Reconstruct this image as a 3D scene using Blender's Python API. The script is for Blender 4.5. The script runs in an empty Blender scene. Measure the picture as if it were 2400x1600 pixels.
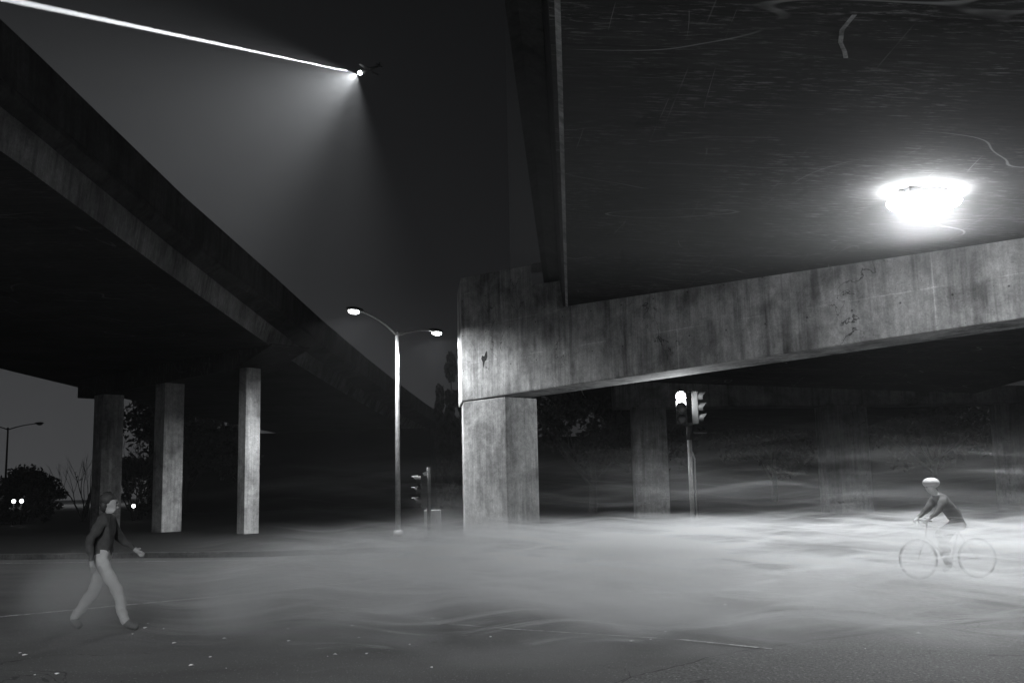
import bpy, bmesh, math, random
from mathutils import Vector, Matrix, Euler
random.seed(7)
R = math.radians
scene = bpy.context.scene
col = scene.collection

# ------------------------------------------------------------------ camera
cd = bpy.data.cameras.new('camera')
cam = bpy.data.objects.new('camera', cd)
col.objects.link(cam)
scene.camera = cam
cd.sensor_width = 36
cd.lens = 36
cd.clip_start = 0.1
cd.clip_end = 3000
cam.location = (0, 0, 1.7)
cam.rotation_euler = (Matrix.Rotation(R(98.2), 3, 'X') @ Matrix.Rotation(R(-1.26), 3, 'Z')).to_euler()

# ------------------------------------------------------------------ sky and exposure
scene.view_settings.view_transform = 'Standard'
scene.view_settings.look = 'None'
scene.view_settings.exposure = 0
scene.view_settings.gamma = 1
scene.cycles.use_denoising = True
scene.cycles.max_bounces = 6
scene.cycles.volume_bounces = 0
scene.cycles.diffuse_bounces = 2
scene.cycles.volume_step_rate = 0.3
scene.cycles.volume_max_steps = 256
scene.cycles.sample_clamp_indirect = 4
world = bpy.data.worlds.new('World')
scene.world = world
world.use_nodes = True
wn = world.node_tree
for n in list(wn.nodes):
    wn.nodes.remove(n)
def wnode(t, **k):
    n = wn.nodes.new(t)
    for a, b in k.items():
        setattr(n, a, b)
    return n
tc = wnode('ShaderNodeTexCoord')
sep = wnode('ShaderNodeSeparateXYZ')
wn.links.new(tc.outputs['Generated'], sep.inputs[0])
ramp = wnode('ShaderNodeValToRGB')
ramp.color_ramp.elements[0].position = 0.0
ramp.color_ramp.elements[0].color = (.034, .0345, .036, 1)
ramp.color_ramp.elements[1].position = 0.45
ramp.color_ramp.elements[1].color = (.0062, .0064, .0068, 1)
e = ramp.color_ramp.elements.new(0.2)
e.color = (.0125, .0127, .0135, 1)
wn.links.new(sep.outputs['Z'], ramp.inputs[0])
# skyglow is stronger over the left side of the town
mr = wnode('ShaderNodeMapRange')
mr.inputs['From Min'].default_value = 0.1
mr.inputs['From Max'].default_value = -0.45
mr.inputs['To Min'].default_value = 0.85
mr.inputs['To Max'].default_value = 1.5
wn.links.new(sep.outputs['X'], mr.inputs['Value'])
bg = wnode('ShaderNodeBackground')
wn.links.new(ramp.outputs[0], bg.inputs['Color'])
wn.links.new(mr.outputs[0], bg.inputs['Strength'])
wo = wnode('ShaderNodeOutputWorld')
wn.links.new(bg.outputs[0], wo.inputs['Surface'])

# ------------------------------------------------------------------ helpers
def tag(o, label=None, cat=None, group=None, kind=None):
    if label: o['label'] = label
    if cat: o['category'] = cat
    if group: o['group'] = group
    if kind: o['kind'] = kind
    return o

def empty(name, loc=(0, 0, 0), rz=0, **k):
    o = bpy.data.objects.new(name, None)
    o.empty_display_size = 0.2
    o.location = loc
    o.rotation_euler = (0, 0, rz)
    col.objects.link(o)
    return tag(o, **k)

class MB:
    def __init__(self):
        self.v, self.f = [], []
    def add(self, vs, fs):
        b = len(self.v)
        self.v += [tuple(p) for p in vs]
        self.f += [tuple(b + i for i in f) for f in fs]
    def box(self, c, s, rz=0, rx=0, ry=0):
        M = Euler((rx, ry, rz)).to_matrix()
        vs = []
        for z in (-.5, .5):
            for y in (-.5, .5):
                for x in (-.5, .5):
                    vs.append(Vector(c) + M @ Vector((x * s[0], y * s[1], z * s[2])))
        self.add(vs, [(0, 2, 3, 1), (4, 5, 7, 6), (0, 1, 5, 4), (1, 3, 7, 5), (3, 2, 6, 7), (2, 0, 4, 6)])
    def prism(self, poly, z0, z1):
        """poly: ccw list of (x,y); z0,z1: number or list per corner"""
        n = len(poly)
        a = z0 if hasattr(z0, '__len__') else [z0] * n
        b = z1 if hasattr(z1, '__len__') else [z1] * n
        vs = [(p[0], p[1], a[i]) for i, p in enumerate(poly)] + [(p[0], p[1], b[i]) for i, p in enumerate(poly)]
        fs = [tuple(range(n - 1, -1, -1)), tuple(range(n, 2 * n))]
        for i in range(n):
            j = (i + 1) % n
            fs.append((i, j, n + j, n + i))
        self.add(vs, fs)
    def tube(self, pts, rad, n=10, cap=True):
        pts = [Vector(p) for p in pts]
        if not hasattr(rad, '__len__'):
            rad = [rad] * len(pts)
        rings = []
        up = None
        for i, p in enumerate(pts):
            d = (pts[min(i + 1, len(pts) - 1)] - pts[max(i - 1, 0)]).normalized()
            if up is None:
                up = d.orthogonal().normalized()
            up = (up - d * up.dot(d))
            up = up.normalized() if up.length > 1e-6 else d.orthogonal().normalized()
            s = d.cross(up)
            rings.append([p + (up * math.cos(a) + s * math.sin(a)) * rad[i] for a in [2 * math.pi * k / n for k in range(n)]])
        vs = [q for r in rings for q in r]
        fs = []
        for i in range(len(pts) - 1):
            for k in range(n):
                k2 = (k + 1) % n
                fs.append((i * n + k, i * n + k2, (i + 1) * n + k2, (i + 1) * n + k))
        if cap:
            fs.append(tuple(range(n - 1, -1, -1)))
            fs.append(tuple((len(pts) - 1) * n + k for k in range(n)))
        self.add(vs, fs)
    def ball(self, c, r, nu=12, nv=8, rz=0):
        r = r if hasattr(r, '__len__') else (r, r, r)
        M = Euler((0, 0, rz)).to_matrix()
        c = Vector(c)
        vs = [c + M @ Vector((0, 0, -r[2]))]
        for j in range(1, nv):
            t = math.pi * j / nv - math.pi / 2
            for i in range(nu):
                a = 2 * math.pi * i / nu
                vs.append(c + M @ Vector((r[0] * math.cos(t) * math.cos(a), r[1] * math.cos(t) * math.sin(a), r[2] * math.sin(t))))
        vs.append(c + M @ Vector((0, 0, r[2])))
        fs = [(0, 1 + (i + 1) % nu, 1 + i) for i in range(nu)]
        for j in range(nv - 2):
            for i in range(nu):
                a, b = 1 + j * nu + i, 1 + j * nu + (i + 1) % nu
                fs.append((a, b, b + nu, a + nu))
        t = len(vs) - 1
        fs += [(t, 1 + (nv - 2) * nu + i, 1 + (nv - 2) * nu + (i + 1) % nu) for i in range(nu)]
        self.add(vs, fs)
    def loft(self, rings, cap=True):
        n = len(rings[0])
        vs = [p for r in rings for p in r]
        fs = []
        for i in range(len(rings) - 1):
            for k in range(n):
                k2 = (k + 1) % n
                fs.append((i * n + k, i * n + k2, (i + 1) * n + k2, (i + 1) * n + k))
        if cap:
            fs.append(tuple(range(n - 1, -1, -1)))
            fs.append(tuple((len(rings) - 1) * n + k for k in range(n)))
        self.add(vs, fs)
    def build(self, name, mat, parent=None, smooth=False, bevel=0, fix=True):
        me = bpy.data.meshes.new(name)
        me.from_pydata(self.v, [], self.f)
        if fix or bevel:
            bm = bmesh.new()
            bm.from_mesh(me)
            if bevel:
                ed = [e for e in bm.edges if len(e.link_faces) == 2 and e.calc_face_angle(0) > R(25)]
                bmesh.ops.bevel(bm, geom=ed, offset=bevel, segments=2, profile=.6, affect='EDGES')
            bmesh.ops.recalc_face_normals(bm, faces=bm.faces)
            bm.to_mesh(me)
            bm.free()
        if smooth:
            for p in me.polygons:
                p.use_smooth = True
        for m in (mat if isinstance(mat, (list, tuple)) else [mat]):
            me.materials.append(m)
        o = bpy.data.objects.new(name, me)
        col.objects.link(o)
        if parent:
            o.parent = parent
        return o

def dup(o, parent=None):
    c = o.copy()
    col.objects.link(c)
    if parent:
        c.parent = parent
    for ch in list(o.children):
        dup(ch, c)
    return c

# ------------------------------------------------------------------ materials
class NT:
    def __init__(self, name):
        self.m = bpy.data.materials.new(name)
        self.m.use_nodes = True
        self.t = self.m.node_tree
        self.t.nodes.clear()
        self.out = self.n('ShaderNodeOutputMaterial')
        self.co = self.n('ShaderNodeTexCoord').outputs['Object']
    def n(self, t, **k):
        nd = self.t.nodes.new(t)
        for a, b in k.items():
            setattr(nd, a, b)
        return nd
    def set(self, sock, v):
        if isinstance(v, bpy.types.NodeSocket):
            self.t.links.new(v, sock)
        else:
            sock.default_value = v
    def mapping(self, scale=(1, 1, 1), rot=(0, 0, 0), loc=(0, 0, 0), co=None):
        nd = self.n('ShaderNodeMapping')
        self.set(nd.inputs['Vector'], co or self.co)
        nd.inputs['Scale'].default_value = scale
        nd.inputs['Rotation'].default_value = rot
        nd.inputs['Location'].default_value = loc
        return nd.outputs[0]
    def noise(self, vec, scale, detail=4, rough=.55, dist=0):
        nd = self.n('ShaderNodeTexNoise')
        self.set(nd.inputs['Vector'], vec)
        nd.inputs['Scale'].default_value = scale
        nd.inputs['Detail'].default_value = detail
        nd.inputs['Roughness'].default_value = rough
        nd.inputs['Distortion'].default_value = dist
        return nd.outputs['Fac']
    def math(self, op, a, b=0.0, c=0.0, clamp=False):
        nd = self.n('ShaderNodeMath', operation=op)
        nd.use_clamp = clamp
        for i, v in enumerate((a, b, c)):
            self.set(nd.inputs[i], v)
        return nd.outputs[0]
    def rng(self, v, a, b, c=0.0, d=1.0, smooth=False):
        nd = self.n('ShaderNodeMapRange')
        if smooth:
            nd.interpolation_type = 'SMOOTHSTEP'
        self.set(nd.inputs['Value'], v)
        for s, x in zip(('From Min', 'From Max', 'To Min', 'To Max'), (a, b, c, d)):
            self.set(nd.inputs[s], x)
        return nd.outputs[0]
    def lerp(self, f, a, b):
        nd = self.n('ShaderNodeMix', data_type='FLOAT')
        nd.clamp_factor = True
        self.set(nd.inputs[0], f)
        self.set(nd.inputs[2], a)
        self.set(nd.inputs[3], b)
        return nd.outputs[0]
    def contour(self, vec, scale, width, dist=0.3, detail=3):
        """thin wandering lines: where a noise field crosses one half"""
        f = self.noise(vec, scale, detail, .5, dist)
        d = self.math('ABSOLUTE', self.math('SUBTRACT', f, .5))
        return self.rng(d, width * .3, width, 1, 0, True)
    def grid(self, sock, period, width, offset=0.0):
        """thin straight joints every period metres along one axis"""
        p = self.math('PINGPONG', self.math('ADD', sock, offset), period / 2)
        return self.rng(p, width * .5, width, 1, 0, True)
    def axes(self, vec=None):
        nd = self.n('ShaderNodeSeparateXYZ')
        self.set(nd.inputs[0], vec or self.co)
        return nd.outputs
    def finish(self, val, rough=.85, bump=None, bs=.3, bd=.02, spec=.3, metal=0):
        bs_ = self.n('ShaderNodeBsdfPrincipled')
        cc = self.n('ShaderNodeCombineColor')
        for i in range(3):
            self.set(cc.inputs[i], val)
        self.set(bs_.inputs['Base Color'], cc.outputs[0])
        self.set(bs_.inputs['Roughness'], rough)
        bs_.inputs['Specular IOR Level'].default_value = spec
        bs_.inputs['Metallic'].default_value = metal
        if bump is not None:
            b = self.n('ShaderNodeBump')
            b.inputs['Strength'].default_value = bs
            b.inputs['Distance'].default_value = bd
            self.set(b.inputs['Height'], bump)
            self.t.links.new(b.outputs[0], bs_.inputs['Normal'])
        self.t.links.new(bs_.outputs[0], self.out.inputs['Surface'])
        return self.m

def plain(name, v, rough=.7, var=.15, scale=6, metal=0, spec=.4):
    t = NT(name)
    f = t.noise(t.co, scale, 4)
    return t.finish(t.rng(f, .3, .7, v * (1 - var), v * (1 + var)), rough, f, .15, .01, spec, metal)

def glow(name, strength, tint=(.96, .98, 1)):
    t = NT(name)
    em = t.n('ShaderNodeEmission')
    em.inputs['Color'].default_value = (*tint, 1)
    em.inputs['Strength'].default_value = strength
    t.t.links.new(em.outputs[0], t.out.inputs['Surface'])
    return t.m

CAPD = Vector((.6727, -.74, 0))          # along the bents, towards the right and the viewer
def wall_concrete(name, base=.34, streak=.5, panels=True, ang=None):
    """cast concrete face: vertical run-off streaks, blotches, form joints, pits"""
    t = NT(name)
    a = ang if ang is not None else math.atan2(CAPD.y, CAPD.x)
    v = t.mapping(rot=(0, 0, -a))
    vr = t.n('ShaderNodeVectorRotate', rotation_type='Z_AXIS')
    t.set(vr.inputs['Vector'], t.co)
    vr.inputs['Angle'].default_value = -a
    v = vr.outputs[0]
    st = t.noise(t.mapping((3.2, 3.2, .22), co=v), 1.3, 5, .62)
    fine = t.noise(t.mapping((9, 9, .5), co=v), 1.4, 4, .6)
    blot = t.noise(v, .7, 6, .62, .4)
    mott = t.noise(v, 5.5, 6, .7)
    stm = t.rng(t.noise(v, .55, 3, .6), .38, .6)
    m = t.math('MULTIPLY', t.lerp(stm, 1.0, t.rng(st, .36, .6, 1 - streak, 1.1)), t.rng(fine, .3, .62, .84, 1.08))
    m = t.math('MULTIPLY', m, t.rng(blot, .36, .6, .5, 1.15))
    m = t.math('MULTIPLY', m, t.rng(mott, .3, .7, .72, 1.22))
    m = t.math('MULTIPLY', m, t.rng(t.noise(v, 21, 4, .75), .3, .7, .78, 1.2))
    drip = t.math('MULTIPLY', t.rng(t.noise(t.mapping((1.5, 1.5, .10), co=v), 1.9, 3, .5), .58, .66), t.rng(t.noise(v, .6, 2), .4, .6))
    m = t.lerp(drip, m, t.math('MULTIPLY', m, .55))
    if panels:
        ax = t.axes(v)
        wob = t.noise(v, 3, 2)
        on = t.rng(t.noise(v, .5, 2), .42, .55)
        j1 = t.math('MULTIPLY', t.grid(t.math('ADD', ax[0], t.math('MULTIPLY', wob, .03)), 2.44, .02, .6), on)
        j2 = t.math('MULTIPLY', t.grid(t.math('ADD', ax[2], t.math('MULTIPLY', wob, .04)), 1.22, .016, .1), t.rng(t.noise(v, .8, 2), .45, .55))
        cr = t.math('MULTIPLY', t.contour(v, .9, .006, .5, 5), t.rng(t.noise(v, .45, 1), .55, .6))
        m = t.lerp(t.math('MAXIMUM', j1, j2), m, t.math('MULTIPLY', m, 1.35))
        m = t.lerp(cr, m, t.math('MULTIPLY', m, .3))
        hx = t.math('PINGPONG', t.math('ADD', ax[0], .2), .61)
        hz = t.math('PINGPONG', t.math('ADD', ax[2], .35), .61)
        hole = t.rng(t.math('ADD', t.math('MULTIPLY', hx, hx), t.math('MULTIPLY', hz, hz)), .0004, .0009, 1, 0)
        m = t.lerp(hole, m, t.math('MULTIPLY', m, .35))
    pit = t.rng(t.noise(v, 26, 2, .5), .70, .76)
    m = t.lerp(pit, m, t.math('MULTIPLY', m, .35))
    return t.finish(t.math('MULTIPLY', m, base), .9, t.math('ADD', t.math('MULTIPLY', mott, .6), t.math('MULTIPLY', st, .4)), .35, .03)

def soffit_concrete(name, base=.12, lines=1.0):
    """dark grimy underside: board marks, pale flecks and leached crack lines"""
    t = NT(name)
    bl = t.noise(t.co, .35, 5, .6, .3)
    board = t.noise(t.mapping((.35, 5, 1)), 1.6, 5, .65)
    fl = t.noise(t.mapping((1.1, 6.5, 1)), 2.6, 6, .72)
    patch = t.rng(t.noise(t.co, .55, 3), .42, .62)
    m = t.math('MULTIPLY', t.rng(bl, .3, .7, .6, 1.25), t.rng(board, .3, .7, .72, 1.25))
    m = t.math('MULTIPLY', m, base)
    fleck = t.math('MULTIPLY', t.rng(fl, .53, .68), t.math('MULTIPLY_ADD', patch, .8, .2))
    m = t.lerp(t.math('MULTIPLY', fleck, .6 * lines), m, .42)
    def veins(vec, sc, k, wd, mask):
        f = t.math('PINGPONG', t.math('MULTIPLY', t.noise(vec, sc, 1.5, .35, .15), k), .5)
        return t.math('MULTIPLY', t.rng(f, wd * .3, wd, 1, 0, True), mask)
    c1 = veins(t.mapping((.30, 1.0, 1), rot=(0, 0, .22)), .34, 6, .011, t.rng(t.noise(t.co, .42, 3), .47, .56))
    c2 = veins(t.mapping((1.3, .22, 1), rot=(0, 0, -.25), loc=(7, 3, 0)), .34, 5, .009, t.rng(t.noise(t.co, .55, 3), .52, .6))
    ax = t.axes()
    j = t.math('MULTIPLY', t.math('MAXIMUM', t.grid(ax[0], 2.44, .012), t.grid(ax[1], 1.22, .01)), t.rng(t.noise(t.co, .9, 3), .5, .65))
    ln = t.math('MAXIMUM', t.math('MAXIMUM', c1, t.math('MULTIPLY', c2, .7)), t.math('MULTIPLY', j, .3))
    m = t.lerp(t.math('MULTIPLY', ln, .55 * lines), m, .5)
    dark = t.math('MULTIPLY', t.rng(t.noise(t.mapping((1.2, .5, 1)), .7, 5, .6, .6), .66, .72), .7)
    m = t.lerp(dark, m, t.math('MULTIPLY', m, .35))
    return t.finish(m, .92, t.math('ADD', board, t.math('MULTIPLY', fl, .4)), .25, .02, .2)

def asphalt(name, base, grain, speck, sc, stain=.35):
    t = NT(name)
    g = t.noise(t.co, sc, 3, .75)
    g2 = t.noise(t.co, sc * 3.1, 2, .6)
    big = t.noise(t.mapping((.5, 1, 1)), .45, 5, .6, .3)
    sp = t.n('ShaderNodeTexVoronoi')
    t.set(sp.inputs['Vector'], t.co)
    sp.inputs['Scale'].default_value = sc * 2.0
    w = t.n('ShaderNodeSeparateColor')
    t.t.links.new(sp.outputs['Color'], w.inputs[0])
    m = t.math('MULTIPLY', t.rng(g, .28, .72, 1 - grain, 1 + grain), t.rng(g2, .3, .7, 1 - grain * .6, 1 + grain * .6))
    m = t.math('MULTIPLY', m, t.rng(big, .3, .7, 1 - stain, 1 + stain))
    m = t.math('MULTIPLY', m, base)
    m = t.lerp(t.math('GREATER_THAN', w.outputs[0], 1 - speck), m, base * 2.6)
    crk = t.math('MULTIPLY', t.contour(t.co, .5, .003, .6, 6), t.rng(t.noise(t.co, .3, 2), .52, .56))
    m = t.lerp(crk, m, base * .3)
    return t.finish(m, .8, t.math('ADD', g, t.math('MULTIPLY', g2, .5)), .9, .012, .35)

M = {}
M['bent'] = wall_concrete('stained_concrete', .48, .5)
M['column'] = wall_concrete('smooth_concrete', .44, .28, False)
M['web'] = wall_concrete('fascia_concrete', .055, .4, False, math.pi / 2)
M['girder'] = wall_concrete('lit_girder_side_concrete', .19, .5, False, math.pi / 2)  # light on the lower edge put into the colour, paler than the fascia
M['lip'] = wall_concrete('lit_edge_streak_concrete', .5, .5, False, math.pi / 2)  # edge strip coloured pale as if lit; also the leached streak's own colour
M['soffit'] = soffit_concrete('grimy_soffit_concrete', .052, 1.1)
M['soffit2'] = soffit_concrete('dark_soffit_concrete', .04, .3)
M['farcap'] = wall_concrete('far_bent_concrete', .3, .4)
M['asphalt'] = asphalt('worn_asphalt', .085, .28, .012, 42)
M['coarse'] = asphalt('coarse_asphalt', .085, .75, .03, 30, .15)
M['seam'] = plain('crack_seam_tar', .012, .9)
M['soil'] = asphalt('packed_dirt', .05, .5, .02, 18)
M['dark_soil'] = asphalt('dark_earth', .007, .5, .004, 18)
M['kerb'] = wall_concrete('kerb_concrete', .15, .2, False)
M['steel'] = plain('galvanised_steel', .42, .5, .2, 9, .55)
M['darksteel'] = plain('dark_painted_metal', .022, .55, .25, 8)
M['lens_glass'] = plain('dull_signal_lens', .16, .25, .1, 12)
M['cabinet'] = plain('pale_cabinet_paint', .3, .6, .15, 4)
M['paper'] = plain('white_paper', .75, .8, .08, 20)
M['leaf'] = plain('dark_leaves', .05, .8, .45, 1.5, 0, .2)
M['leaf2'] = plain('dull_green_leaves', .055, .8, .45, 1.2, 0, .2)
M['bark'] = plain('rough_bark', .07, .95, .3, 10)
M['rubber'] = plain('black_rubber', .02, .8)
M['bikepaint'] = plain('pale_bicycle_paint', .45, .35, .1, 5)
M['skin'] = plain('skin_tone', .2, .6, .08, 9)
M['dark_cloth'] = plain('dark_woven_cloth', .03, .95, .25, 14)
M['mid_cloth'] = plain('grey_woven_cloth', .13, .95, .2, 14)
M['pale_cloth'] = plain('pale_woven_cloth', .3, .95, .12, 14)
M['shoe'] = plain('worn_shoe_leather', .06, .7, .2, 14)
M['hair'] = plain('dark_hair', .02, .7, .3, 30)
M['helmet'] = plain('pale_helmet_shell', .22, .35, .05, 5)
M['airframe'] = plain('aircraft_paint', .1, .4, .05, 1)
def paint_mat():
    t = NT('worn_road_paint')
    w = t.noise(t.mapping((1.2, 1.2, 1)), 3.5, 6, .75)
    g = t.noise(t.co, 40, 3, .7)
    f = t.math('MULTIPLY', t.rng(w, .4, .55), t.rng(g, .35, .5))
    return t.finish(t.lerp(f, .08, .55), .8, g, .5, .01)
M['paint'] = paint_mat()
M['lamp_glow'] = glow('street_lamp_glow', 22)
M['flood_glow'] = glow('floodlight_glow', 105)
M['signal_glow'] = glow('signal_lens_glow', 260)
M['globe_glow'] = glow('globe_lamp_glow', 9)
M['landing_glow'] = glow('landing_light_glow', 40)

# ------------------------------------------------------------------ ground, road, island
def sheet(name, poly, z, mat, kind='structure'):
    m = MB()
    m.add([(x, y, z) for x, y in poly], [tuple(range(len(poly)))])
    return tag(m.build(name, mat), kind=kind)
sheet('ground', [(-900, -300), (900, -300), (900, 1500), (-900, 1500)], -.02, M['soil'])
sheet('road', [(-90, -30), (90, -30), (90, 31.6), (6, 31.6), (0, 31.8), (-7, 30.4), (-15, 31.8), (-90, 43)], 0, M['asphalt'])
# far traffic island that carries the columns, its kerb a real step
isl = [(-90, 41.0), (-40, 34.2), (-15, 30.3), (-7, 28.9), (0, 30.2), (6, 30.4), (20, 29.6), (90, 27)]
isl_in = [(-90, 41.2), (-40, 34.4), (-15, 30.5), (-7, 29.1), (0, 30.4), (6, 30.6), (20, 29.8), (90, 27.2)]
k = MB()
rings = []
for (a, b), (c, d) in zip(isl, isl_in):
    rings.append([(a, b, -.02), (c, d, -.02), (c, d, .15), (a, b + .03, .15)])
k.loft(rings)
tag(k.build('kerb', M['kerb']), kind='structure')
m = MB()
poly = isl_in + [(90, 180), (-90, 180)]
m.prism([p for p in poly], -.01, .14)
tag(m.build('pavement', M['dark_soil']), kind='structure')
# coarse resurfaced patch in the right foreground, with an open seam along its edge
seam = [(-1.3, 4.0), (-.5, 7.0), (.3, 8.6), (.87, 9.35), (1.15, 9.72), (1.56, 10.1), (1.9, 10.55), (2.5, 11.01), (3.1, 11.4), (3.77, 11.76), (5.0, 12.4), (6.36, 13.0), (9, 13.7), (16, 14.4), (30, 15.0)]
def jag(pts, n, amp, seed):
    rr = random.Random(seed)
    out = []
    for (a, b), (c, d) in zip(pts, pts[1:]):
        for i in range(n):
            t = i / n
            out.append((a + (c - a) * t + rr.uniform(-amp, amp), b + (d - b) * t + rr.uniform(-amp, amp)))
    return out + [pts[-1]]
sj = jag(seam, 7, .022, 3)
sheet('resurfaced_road', sj[::-1] + [(-1.3, -20), (30, -20)], .004, M['coarse'])
rr = random.Random(5)
m = MB()
L = []
for i, (x, y) in enumerate(sj):
    w = rr.uniform(.004, .03) * (1 if 14 < i < 75 else .25)
    L.append((x, y, w))
for (a, b, w), (c, d, w2) in zip(L, L[1:]):
    m.add([(a, b - .004, .008), (c, d - .004, .008), (c, d + w2, .008), (a, b + w, .008)], [(0, 1, 2, 3)])
tag(m.build('road_crack', M['seam']), kind='structure')
def stripe(name, pts, w, z=.006):
    m = MB()
    for (a, b), (c, d) in zip(pts, pts[1:]):
        t = Vector((c - a, d - b)).normalized()
        n = Vector((-t.y, t.x)) * w / 2
        m.add([(a - n.x, b - n.y, z), (c - n.x, d - n.y, z), (c + n.x, d + n.y, z), (a + n.x, b + n.y, z)], [(0, 1, 2, 3)])
    return tag(m.build(name, M['paint']), kind='structure')
stripe('road_marking', [(-9.6, 13.7), (-4.64, 18.31), (-.48, 22.98), (.6, 24.0), (5, 28.2)], .13)
stripe('road_marking', [(-1.25, 13.8), (-.08, 12.9), (1.82, 11.72), (2.62, 10.94)], .045, .012)
stripe('road_marking', [(-30, 29.6), (-15, 28.6), (-6.9, 27.5), (0, 28.6), (14, 28.3)], .1)
# earth bank that closes the view beneath both bridges
m = MB()
bank = [(-34, 112), (-20, 106), (0, 104), (30, 100), (70, 92), (120, 70)]
rg = []
for i, (x, y) in enumerate(bank):
    h = (5.2, 7.2, 7.4, 7.2, 7.0, 6.0)[i]
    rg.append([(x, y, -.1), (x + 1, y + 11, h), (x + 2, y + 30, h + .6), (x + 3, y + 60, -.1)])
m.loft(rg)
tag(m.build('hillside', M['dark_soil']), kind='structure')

# ------------------------------------------------------------------ right overpass
def zs(x):
    return 7.37 - .06 * x
def ex(y):
    return .64 + .055 * (y - 10.6) - .00035 * max(0, 14 - y) ** 2 + (.0012 * (y - 34) ** 2 if y > 34 else 0)
over = empty('overpass', (0, 0, 0), label='tall concrete overpass on the right, carried on a massive stained crossbeam and thick square columns', cat='overpass')
ys = [-40, -20, 0, 6, 10, 14, 18, 22, 26, 30, 34, 40, 48, 60, 75, 92]
def strip_loft(sec, name, mat, path, bevel=0):
    """sec: list of (offset, height) pairs as a function of (x,y) of the soffit edge"""
    m = MB()
    m.loft([sec(ex_, y_) for ex_, y_ in path])
    return m.build(name, mat, over, bevel=bevel)
pathR = [(ex(y), y) for y in ys]
W = 20.0
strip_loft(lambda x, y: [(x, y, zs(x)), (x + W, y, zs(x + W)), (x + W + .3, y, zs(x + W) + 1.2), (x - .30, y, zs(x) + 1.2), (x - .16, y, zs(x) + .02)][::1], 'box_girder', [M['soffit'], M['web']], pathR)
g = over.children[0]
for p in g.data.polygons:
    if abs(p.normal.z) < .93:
        p.material_index = 1
strip_loft(lambda x, y: [(x - .02, y, zs(x) - .03), (x - .125, y, zs(x) + .03), (x - .155, y, zs(x) + .16), (x - .06, y, zs(x) + .16)], 'edge_strip', M['lip'], pathR)
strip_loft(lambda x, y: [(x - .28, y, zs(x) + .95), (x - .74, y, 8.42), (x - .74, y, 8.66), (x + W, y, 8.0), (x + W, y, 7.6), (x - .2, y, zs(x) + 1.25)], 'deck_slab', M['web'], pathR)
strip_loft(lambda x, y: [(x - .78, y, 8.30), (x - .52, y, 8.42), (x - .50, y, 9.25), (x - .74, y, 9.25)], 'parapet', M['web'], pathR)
# near bent: skewed crossbeam
P0 = Vector((-1.75, 35.05, 0))
nb = Vector((.74, .6727, 0))              # away from the viewer
def capline(s):
    return P0 + CAPD * s
bk = P0 + Vector((-.28, 2.83, 0))
def bent(p0, back, length, zb0, zb1, ztop, name, mat):
    m = MB()
    secs = []
    for s, zt in ztop:
        f = p0 + CAPD * s
        b = (back + CAPD * s)
        zb = zb0 + (zb1 - zb0) * s / length
        secs.append([(f.x, f.y, zb), (f.x, f.y, zt), (b.x, b.y, zt), (b.x, b.y, zb)])
    m.loft(secs)
    return m.build(name, mat, over, bevel=.045)
bent(P0, bk, 18.7, 4.72, 5.03, [(0, 9.03), (3.6, 8.86), (3.62, 8.2), (9, 7.9), (21, 7.4), (24, 7.3)], 'crossbeam', M['bent'])
def column(p, w, d, z1, name='column', mat=None, ang=None, parent=None, zb=0):
    c = CAPD if ang is None else ang
    n = Vector((-c.y, c.x, 0))
    m = MB()
    q = [p, p + c * w, p + c * w + n * d, p + n * d]
    m.prism([(v.x, v.y) for v in q], zb, z1)
    return m.build(name, mat or M['column'], parent or over, bevel=.035)
# column under the block end, its left face following the skewed beam end
m = MB()
q0 = P0 + CAPD * .03 + nb * .02
q = [q0, q0 + CAPD * 2.17, q0 + CAPD * 2.17 + nb * 1.42, q0 + Vector((-.16, 1.95, 0))]
m.prism([(v.x, v.y) for v in q], .0, 4.70)
m.build('column', M['column'], over, bevel=.04)
column(capline(19.2) + nb * .02, 2.2, 1.42, 4.95)
# bump of old concrete on the beam end
m = MB()
m.ball(capline(3.35) + nb * .5 + Vector((0, 0, 8.86)), (.34, .3, .16), 10, 6)
m.build('mortar_lump', M['bent'], over, smooth=True)
# broken-out spall in the beam end
def face_patch(name, s, z, pts, mat, proud=.004):
    m = MB()
    f = P0 + CAPD * s - nb * proud
    q = [(f.x + CAPD.x * a, f.y + CAPD.y * a, z + b) for a, b in pts]
    bkq = [(x + nb.x * (proud - .001 + .01), y + nb.y * (proud - .001 + .01), zz) for x, y, zz in q]
    n = len(q)
    m.add(q + bkq, [tuple(range(n)), tuple(range(2 * n - 1, n - 1, -1))] + [(i, n + i, n + (i + 1) % n, (i + 1) % n) for i in range(n)])
    return m.build(name, mat, over)
face_patch('spall', 1.24, 6.02, [(-.16, .16), (-.04, .12), (.02, .22), (.1, .3), (.12, .08), (.06, -.02), (-.02, -.06), (-.06, -.2), (-.1, -.28), (-.12, -.08), (-.2, .06)], M['seam'])
face_patch('repair_patch', 4.3, 6.35, [(-.28, .9), (.26, .9), (.3, -1.5), (-.3, -1.5)], M['column'], .005)
# rusty hanging strip under the soffit
m = MB()
st = [(4.1, 11.35), (4.08, 11.75), (4.17, 12.1), (4.3, 12.35), (4.38, 12.55)]
for (a, b), (c, d) in zip(st, st[1:]):
    m.add([(a - .03, b, zs(a) - .012), (a + .03, b, zs(a) - .012), (c + .03, d, zs(c) - .012), (c - .03, d, zs(c) - .012)], [(0, 1, 2, 3)])
m.build('leached_streak', M['lip'], over)
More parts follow.
